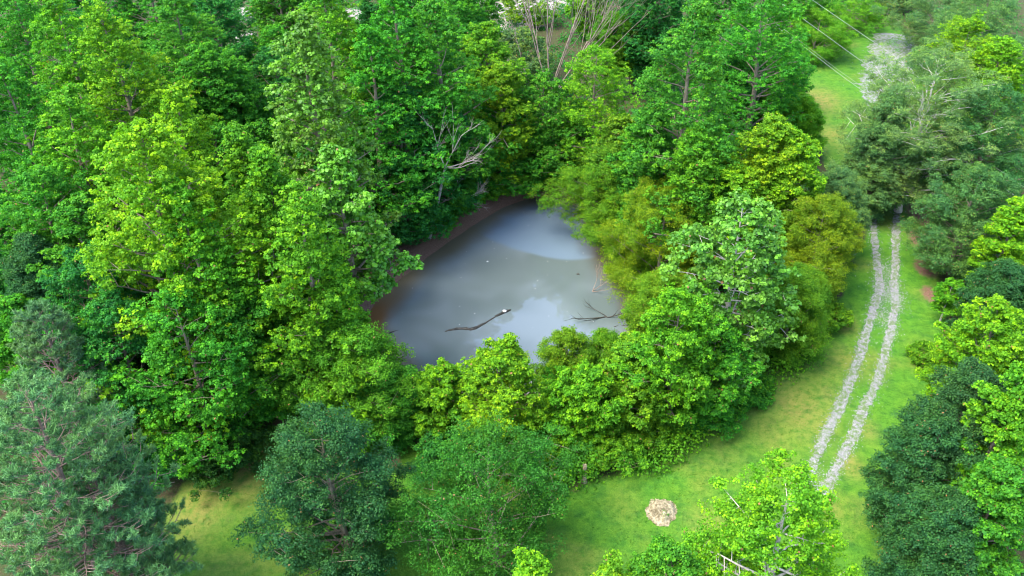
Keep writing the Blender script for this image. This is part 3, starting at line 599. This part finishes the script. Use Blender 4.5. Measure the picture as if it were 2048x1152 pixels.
# ------------------------------------------------------------------ pines
def pine(px, py, h, wpx, color, label, seed, cbf=.2):
    top = at(px, py, h); base = Vector((top.x, top.y, 0)); base.z = gz(base.x, base.y); H = h - base.z
    Rad = wpx / 2 / ppm(Vector((top.x, top.y, h * .6))); rng = np.random.RandomState(seed); pr = random.Random(seed)
    r = empty('pine_tree', base); tag(r, label, 'pine tree', 'pines in the lower left corner')
    w_ = MB(); w_.tube([(0, 0, -.2), (.1, 0, H * .3), (0, .1, H * .6), (0, 0, H * .97)], [.3, .23, .15, .03], 8)
    tips, dirs = [], []; nl = int(H * 5.5)
    for j in range(nl):
        t = (j + pr.random()) / nl; z = H * (cbf + (1 - cbf) * t * .97); az = j * 2.39996 + pr.uniform(-.4, .4)
        L = Rad * (max(0, 1 - t) ** .6 * .97 + .05) * pr.uniform(.7, 1.1) * min(1, .65 + t * 2)
        asc = .25 + .55 * t; tip = Vector((L * math.cos(az), L * math.sin(az), z + L * asc)); pts = bend((0, 0, z), tip, pr, .05, 5)
        rb = .075 * (1 - t * .7); w_.tube(pts, [rb * (1 - .8 * i / 5) for i in range(6)], 5)
        side = Vector((-math.sin(az), math.cos(az), 0)); nb = max(3, int(L * 3.6))
        for q in range(nb):
            f = .25 + .75 * (q + pr.random()) / nb; k = f * 5; i0 = min(4, int(k)); b = pts[i0].lerp(pts[i0 + 1], k - i0)
            l2 = (.5 + .85 * (1 - f) + pr.random() * .3) * min(1.2, L * .45); sg = 1 if q % 2 else -1
            d2 = (side * sg * pr.uniform(.5, 1.1) + Vector((math.cos(az), math.sin(az), 0)) * .7 + Vector((0, 0, pr.uniform(.15, .6)))).normalized()
            e = b + d2 * l2; w_.tube([b, b.lerp(e, .5) - Vector((0, 0, .04)), e], [rb * .4, .018, .012], 4)
            for s_ in range(pr.randint(3, 5)):
                g = b.lerp(e, pr.uniform(.45, 1.0)); d3 = (d2 * .6 + Vector((pr.uniform(-.8, .8), pr.uniform(-.8, .8), pr.uniform(.3, 1.1)))).normalized()
                e2 = g + d3 * pr.uniform(.15, .4); w_.tube([g, e2], [.012, .007], 3); tips.append(tuple(e2)); dirs.append(tuple(d3))
    P, D = np.array(tips), np.array(dirs); n = len(P); kn = 54; i = np.repeat(np.arange(n), kn); M_ = len(i)
    ax = D[i] * rng.uniform(.25, 1.0, (M_, 1)) + rng.normal(size=(M_, 3)) * .38 + [0, 0, .18]; ax /= np.linalg.norm(ax, axis=1, keepdims=True)
    ln = rng.uniform(.17, .30, M_); C = P[i] - D[i] * rng.uniform(0, .30, (M_, 1)) + ax * ln[:, None] * .5
    V = kites(C, rng.normal(size=(M_, 3)), ln, .11, rng, fold=0, T=ax)
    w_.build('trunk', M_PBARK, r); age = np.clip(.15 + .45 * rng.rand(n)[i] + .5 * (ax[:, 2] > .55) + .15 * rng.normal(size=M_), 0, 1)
    c = link('crown', fast_mesh('crown', V, 4, attr=age), M_PINE, r); c.color = (*color, 1)
    print('pine', label, 'tips', n, 'needles', M_, 'R', round(Rad, 1), tuple(round(v, 1) for v in base))
pine(75, 615, 12, 230, (.065, .14, .040), 'smaller darker pine behind the big foreground pine', 31)
pine(50, 770, 16, 450, (.068, .160, .044), 'big foreground pine with soft needle tufts and pink brown twigs filling the lower left', 32, cbf=.12)
pine(170, 905, 11, 270, (.060, .145, .040), 'lower right pine reaching over the back lawn from the left', 33, cbf=.15)

# ------------------------------------------------------------------ bare wood
def branchy(mb, p, d, L, r, depth, pr, spread=.5, up=.1, kids=3, sides=5, jit=.12):
    pts = [p]; dd = d.copy(); n = 4
    for i in range(n):
        dd = (dd + Vector((pr.uniform(-1, 1), pr.uniform(-1, 1), pr.uniform(-1, 1))) * jit + Vector((0, 0, up * .2))).normalized(); pts.append(pts[-1] + dd * L / n)
    mb.tube(pts, [r * (1 - .62 * i / n) for i in range(n + 1)], sides)
    if depth:
        for k in range(kids):
            f = pr.uniform(.3, 1.0); q = f * n; i0 = min(n - 1, int(q)); b = pts[i0].lerp(pts[i0 + 1], q - i0)
            nd = (dd + Vector((pr.uniform(-1, 1), pr.uniform(-1, 1), pr.uniform(-.7, 1))) * spread).normalized()
            branchy(mb, b, nd, L * pr.uniform(.45, .75), max(.008, r * .5), depth - 1, pr, spread, up, kids, max(3, sides - 1), jit)
def dead(name, cat, label, base, stems, material, seed, group=None):
    pr = random.Random(seed); o = empty(name, base); tag(o, label, cat, group)
    for (d, L, r, depth, kids, spread) in stems:
        mb = MB(); branchy(mb, Vector((0, 0, 0)) + Vector((pr.uniform(-.1, .1), pr.uniform(-.1, .1), -.1)), Vector(d).normalized(), L, r, depth, pr, spread, .15, kids)
        mb.build('branch', material, o)
    return o
b_ = at(1100, 200); b_.z = gz(b_.x, b_.y)
dead('bare_tree', 'dead tree', 'many stemmed bare brown dead tree fanning out at the top centre', b_,
     [((-.02, .1, 1), 13, .1, 2, 4, .5), ((.25, .1, 1), 12.5, .085, 3, 4, .45), ((.5, 0, 1), 12, .08, 3, 4, .45), ((.85, -.1, 1), 11.5, .07, 3, 4, .4),
      ((1.1, -.3, .8), 11, .06, 2, 3, .4), ((-.35, .1, 1), 11, .07, 3, 4, .5), ((-.7, -.1, .9), 9.5, .065, 3, 4, .5), ((.1, -.5, .9), 10, .06, 2, 4, .5), ((.6, .5, 1), 12, .07, 3, 4, .4), ((-.2, .5, 1), 12, .07, 3, 4, .45)], M_DEADB, 4)
b_ = at(858, 474); b_.z = gz(b_.x, b_.y); fk = at(890, 335, 7.2) - b_
o = empty('dead_snag', b_); tag(o, 'silver grey dead snag with forked bare limbs above the north west bank', 'dead tree')
mb = MB(); mb.tube([(0, 0, -.2), fk * .5 + Vector((.1, 0, .2)), fk * 1.02], [.16, .13, .09], 7); mb.build('trunk', M_DEAD, o)
pr = random.Random(8)
for d, L in [((-.25, 0, 1), 3.2), ((.45, 0, 1), 3.4), ((1, -.2, .25), 3.2), ((.9, -.6, .1), 2.6)]:
    mb = MB(); branchy(mb, fk, Vector(d).normalized(), L * .85, .05, 3, pr, .5, .1, 3); mb.build('branch', M_DEAD, o)
def fallen(label, px, py, z, stems, material, seed, name='fallen_branch', group='dead branches at the pond'):
    c_ = at(px, py, z); return dead(name, 'branch', label, c_, stems, material, seed, group)
fallen('pale tangle of dead twigs hanging over the north west bank', 900, 400, 2.6, [((-.9, .1, .2), 3, .05, 3, 4, .6), ((.8, -.2, .3), 2.6, .05, 3, 4, .6), ((-.4, -.5, .5), 2, .04, 3, 3, .6), ((.3, .3, .6), 2, .04, 3, 3, .6)], M_DEAD, 12)
fallen('bare twigs dipping into the water by the north east willow', 1128, 400, WZ + .35, [((.2, -.6, .25), 1.3, .03, 3, 3, .6), ((-.3, -.6, .2), 1.1, .03, 3, 3, .6)], M_DEAD, 13)
fallen('forked drowned branch sticking out beside the south east willow', 1215, 632, WZ + .1, [((-1, -.5, .12), 1.9, .06, 2, 3, .5), ((1, .1, .1), 1.4, .05, 1, 3, .4), ((-.8, .7, .15), 1.4, .035, 2, 3, .5)], M_LOG, 14)
fallen('dark straight branch lying in shallow water by the east shore', 1240, 648, WZ + .06, [((1, .02, .02), 1.7, .05, 1, 2, .3), ((-.6, -.6, .05), .6, .04, 0, 0, .3)], M_LOG, 15)
fallen('fan of grey twigs in the water under the middle east willow', 1185, 580, WZ + .15, [((.7, .3, .3), 1.3, .03, 3, 4, .6), ((.3, .8, .3), 1.2, .03, 3, 3, .6), ((.6, -.3, .3), 1.0, .03, 2, 3, .6)], M_DEADB, 16)
fallen('bare grey branch jutting from under the pale eastern sycamore', 1590, 610, 3.2, [((.5, -.1, .5), 1.4, .035, 2, 3, .4), ((.4, -.4, -.3), 1.5, .035, 2, 2, .4)], M_DEAD, 17)
fallen('grey fallen branch lying below the pale eastern sycamore', 1440, 748, 2.8, [((1, -.2, -.1), 1.7, .04, 1, 2, .3)], M_DEAD, 18)
for i, (px, py, h_, lab) in enumerate([(1490, 265, 11, 'thin bare brown twigs rising beside the yellow topped maple'), (545, 480, 12, 'thin bare dead stem against the pinkish tipped sweetgum'),
                                     (1838, 190, 14, 'bare pale twigs poking through the top of the large oak')]):
    fallen(lab, px, py + 55, h_ - 2.2, [((-.2, 0, 1), 1.2, .015, 3, 3, .5), ((.25, .1, 1), 1.0, .015, 3, 3, .5)], M_DEADB if i == 0 else M_DEAD, 20 + i, 'bare_twigs', 'bare twigs among the crowns')

# logs in the pond
def log(label, pts, rads, z, seed):
    pr = random.Random(seed); P = [at(x, y, WZ + z) for x, y in pts]; o_ = P[0].copy(); mb = MB(); Q = []
    P = [Vector(p) for p in P]; C = catmull([np.array(p) for p in P], 5); n = len(C)
    rr = np.interp(np.linspace(0, len(rads) - 1, n), range(len(rads)), rads)
    mb.tube([Vector(c) - o_ + Vector((pr.uniform(-.02, .02), pr.uniform(-.02, .02), pr.uniform(-.01, .01))) for c in C], [r * pr.uniform(.8, 1.2) for r in rr], 8, True)
    ob = mb.build('drowned_log', M_LOG); ob.location = o_; tag(ob, label, 'log', 'half sunken logs'); return ob
log('long bent dark log barely breaking the surface mid pond', [(890, 664), (905, 660), (925, 658), (945, 659), (965, 650), (992, 634)], [.06, .13, .15, .13, .06], -.04, 1)
log('short knobbly log end carrying the white thing', [(990, 633), (1000, 629), (1012, 623), (1022, 620)], [.07, .10, .12, .05], 0.0, 2)
log('short dark log near the south west shore', [(755, 678), (770, 671), (785, 664), (798, 660)], [.08, .10, .06, .02], -.02, 3)
def blob(name, label, cat, px, py, z, s, colr, group=None, seed=0):
    rng = np.random.RandomState(seed); import bmesh
    bm = bmesh.new(); bmesh.ops.create_icosphere(bm, subdivisions=2, radius=1)
    for v in bm.verts: v.co = Vector((v.co.x * s[0], v.co.y * s[1], v.co.z * s[2])) * (1 + .18 * rng.normal() * .5)
    me = bpy.data.meshes.new(name); bm.to_mesh(me); bm.free(); o = link(name, me, colr, None, at(px, py, z)); tag(o, label, cat, group); return o
M_WHITE = rough_material('white plastic', (.75, .75, .73), (.85, .85, .83), rough=.5, bump=.1)
M_STRAW = rough_material('dry straw', (.15, .12, .065), (.36, .31, .20), 7, bump=.8, bscale=25)
blob('white_float', 'small round white float resting on the log end in the pond', 'float', 1009, 622, WZ + .13, (.14, .12, .09), M_WHITE, seed=1)
blob('foam_scrap', 'tiny white scrap floating left of the milky water', 'scrap', 975, 523, WZ + .01, (.07, .05, .03), M_WHITE, seed=2)
blob('floating_clod', 'small dark clod floating near the east shore', 'debris', 1156, 548, WZ + .01, (.13, .09, .06), M_LOG, seed=3)

# straw mound with a weed
mc = at(1323, 1022); mc.z = gz(mc.x, mc.y); mo = empty('straw_mound', mc); tag(mo, 'round pale straw covered mound with a green weed on the lawn', 'mound')
g_ = np.linspace(-1, 1, 41); MX, MY = np.meshgrid(g_ * 1.0, g_ * 1.05); rr = np.hypot(MX / .86, MY / .95) + (fbm(MX + 7, MY, .45, 91) - .5) * .9
MZ = .46 * (1 - sst(.25, 1.0, rr)) + (fbm(MX, MY, .25, 92) - .5) * .10 - .03 - .06 * (rr > 1)
ii = np.arange(41 * 41).reshape(41, 41); F4 = np.stack([ii[:-1, :-1], ii[:-1, 1:], ii[1:, 1:], ii[1:, :-1]], -1).reshape(-1, 4)
keep = (rr.ravel()[F4] < 1.12).all(1)
link('heap', fast_mesh('heap', np.stack([MX, MY, MZ], -1).reshape(-1, 3), 4, F4=F4[keep]), M_STRAW, mo)
rng = np.random.RandomState(3); k = 2600; a = rng.rand(k) * 6.28; q = np.sqrt(rng.rand(k)) * .95
q = q * (1.08 - .9 * (fbm(q * np.cos(a) * .86 + 7, q * np.sin(a) * .95, .45, 91) - .5))
C = np.stack([q * np.cos(a) * .78, q * np.sin(a) * .86, .48 * (1 - sst(.2, 1, q)) + .02], -1); T = rng.normal(size=(k, 3)) * [1, 1, .15]
link('straw', fast_mesh('straw', kites(C, rng.normal(size=(k, 3)) * .3 + [0, 0, 1], rng.uniform(.1, .24, k), .14, rng, T=T), 4), M_STRAW, mo)
k = 260; C = rng.normal(size=(k, 3)) * [.09, .2, .07] + [.08, -.25, .33]
wd = link('weed_foliage', fast_mesh('weed', kites(C, rng.normal(size=(k, 3)) + [0, 0, 1], rng.uniform(.05, .12, k), .5, rng), 4, attr=rng.rand(k)), M_LEAF, mo); wd.color = (*MG, 1)
# weathered stump
sc_ = at(1166, 948); sc_.z = gz(sc_.x, sc_.y); mb = MB()
pr = random.Random(2); mb.tube([(0, 0, -.1), (.02, 0, .25), (0, .02, .7), (.03, 0, 1.15), (.05, 0, 1.4)], [.24, .17, .15, .13, .07], 9, True)
mb.tube([(-.05, 0, 1.0), (-.09, 0, 1.5)], [.06, .02], 5, True)
st = mb.build('weathered_stump', M_STRAW); st.location = sc_ + Vector((0, -.6, 0)); tag(st, 'tall tan weathered stump at the lawn side of the leafy bank', 'stump')

# power wires
WH = 6.5
for lab, P in [('topmost power wire crossing the upper right', [(1500, -86), (1625, 0), (1759, 92), (1969, 236), (2048, 288), (2250, 420)]),
               ('second power wire from the top in the upper right', [(1480, -52), (1622, 49), (1730, 127), (1921, 257), (2048, 344), (2250, 482)]),
               ('third power wire from the top in the upper right', [(1470, -14), (1600, 82), (1720, 170), (1956, 313), (2048, 374), (2250, 510)]),
               ('lowest power wire in the upper right', [(1470, -8), (1603, 90), (1709, 170), (1938, 328), (2048, 404), (2250, 545)])]:
    C = [Vector(c) for c in catmull([np.array(at(x, y, WH)) for x, y in P], 8)]
    o_ = C[0].copy(); mb = MB(); mb.tube([c - o_ for c in C], [.014 if 'third' not in lab else .008] * len(C), 5)
    ob = mb.build('power_wire', rough_material('wire', (.2, .2, .2), (.28, .28, .28), rough=.4, bump=0)); ob.location = o_; tag(ob, lab, 'wire', 'overhead wires')

# ------------------------------------------------------------------ undergrowth and grass
rng = np.random.RandomState(77)
def scatter_cover(name, label, cat, n, region, hgt, size, color, per, spread, material=M_LEAF, asp=.7):
    X = rng.uniform(-60, 64, n); Y = rng.uniform(24, 128, n); d_p = sdist(X, Y, POND); d_l = sdist(X, Y, LAWN); k = region(X, Y, d_p, d_l)
    X, Y, d_p = X[k], Y[k], d_p[k]; h_ = hgt(len(X), X, Y); Z = ground_z(X, Y, d_p)
    i = np.repeat(np.arange(len(X)), per); e = rng.normal(size=(len(i), 3)); e /= np.linalg.norm(e, axis=1, keepdims=True); e[:, 2] = abs(e[:, 2])
    C = np.stack([X[i], Y[i], Z[i]], -1) + e * np.stack([spread(h_)[i], spread(h_)[i], h_[i]], -1) * rng.uniform(.6, 1.05, (len(i), 1))
    V = kites(C, e + rng.normal(size=(len(i), 3)) * .5 + [0, 0, .5], rng.uniform(.6, 1.2, len(i)) * size, asp, rng)
    o = link(name, fast_mesh(name, V, 4, attr=np.clip(rng.rand(len(X))[i] * .6 + .3 * rng.rand(len(i)), 0, 1)), material); o.color = (*color, 1)
    tag(o, label, cat, kind='stuff'); print(name, len(i))
scatter_cover('undergrowth', 'leafy undergrowth covering the shaded forest floor', 'undergrowth', 6200,
              lambda X, Y, p_, l_: (p_ > 2.0) & (l_ > .8) & (fbm(X, Y, 5, 15) > .36), lambda n, X, Y: rng.uniform(.35, 1.6, n), .24, DG, 46, lambda h: .35 + h * .5)
BANK = poly([(1010, 955), (1130, 962), (1300, 932), (1390, 876), (1480, 808), (1590, 733), (1560, 690), (1400, 740), (1250, 790), (1120, 830), (1000, 860)])
scatter_cover('brambles', 'bright leafy bank of brambles and vines edging the lawn', 'brambles', 60000,
              lambda X, Y, p_, l_: (sdist(X, Y, BANK) < .4 + .5 * fbm(X, Y, 1.5, 8)) & (p_ > 1.2), lambda n, X, Y: rng.uniform(.7, 1.3, n) + 1.3 * fbm(X, Y, 2.2, 44), .20, BR, 46, lambda h: .25 + h * .3)
M_LIT = rough_material('fallen leaves', (.10, .055, .035), (.28, .19, .13), 9, bump=0)
scatter_cover('leaf_litter', 'brown fallen leaves and bits of bark on the pond bank', 'leaf litter', 60000,
              lambda X, Y, p_, l_: (p_ > .15) & (p_ < 3.6) & (rng.rand(len(X)) < .9), lambda n, X, Y: np.full(n, .03), .10, MG, 3, lambda h: h * 6, material=M_LIT, asp=.6)
scatter_cover('grass', 'short mown grass with longer tufts on the lawn', 'grass', 170000,
              lambda X, Y, p_, l_: (l_ < .3), lambda n, X, Y: rng.uniform(.03, .09, n), .10, (.060, .155, .010), 3, lambda h: h * .9, asp=.25)

for (n_, b, H, Rd, lab) in TREES:
    X, Y = np.array([b.x]), np.array([b.y]); dp = sdist(X, Y, POND)[0]; dl = sdist(X, Y, LAWN)[0]
    if dp < .5 or dl < -.5 or Rd > 6: print('CHECK %-50s base %.1f %.1f pond %.1f lawn %.1f R %.1f H %.1f' % (lab[:50], b.x, b.y, dp, dl, Rd, H))
print('trees', len(TREES), 'faces', sum(len(m.polygons) for m in bpy.data.meshes))
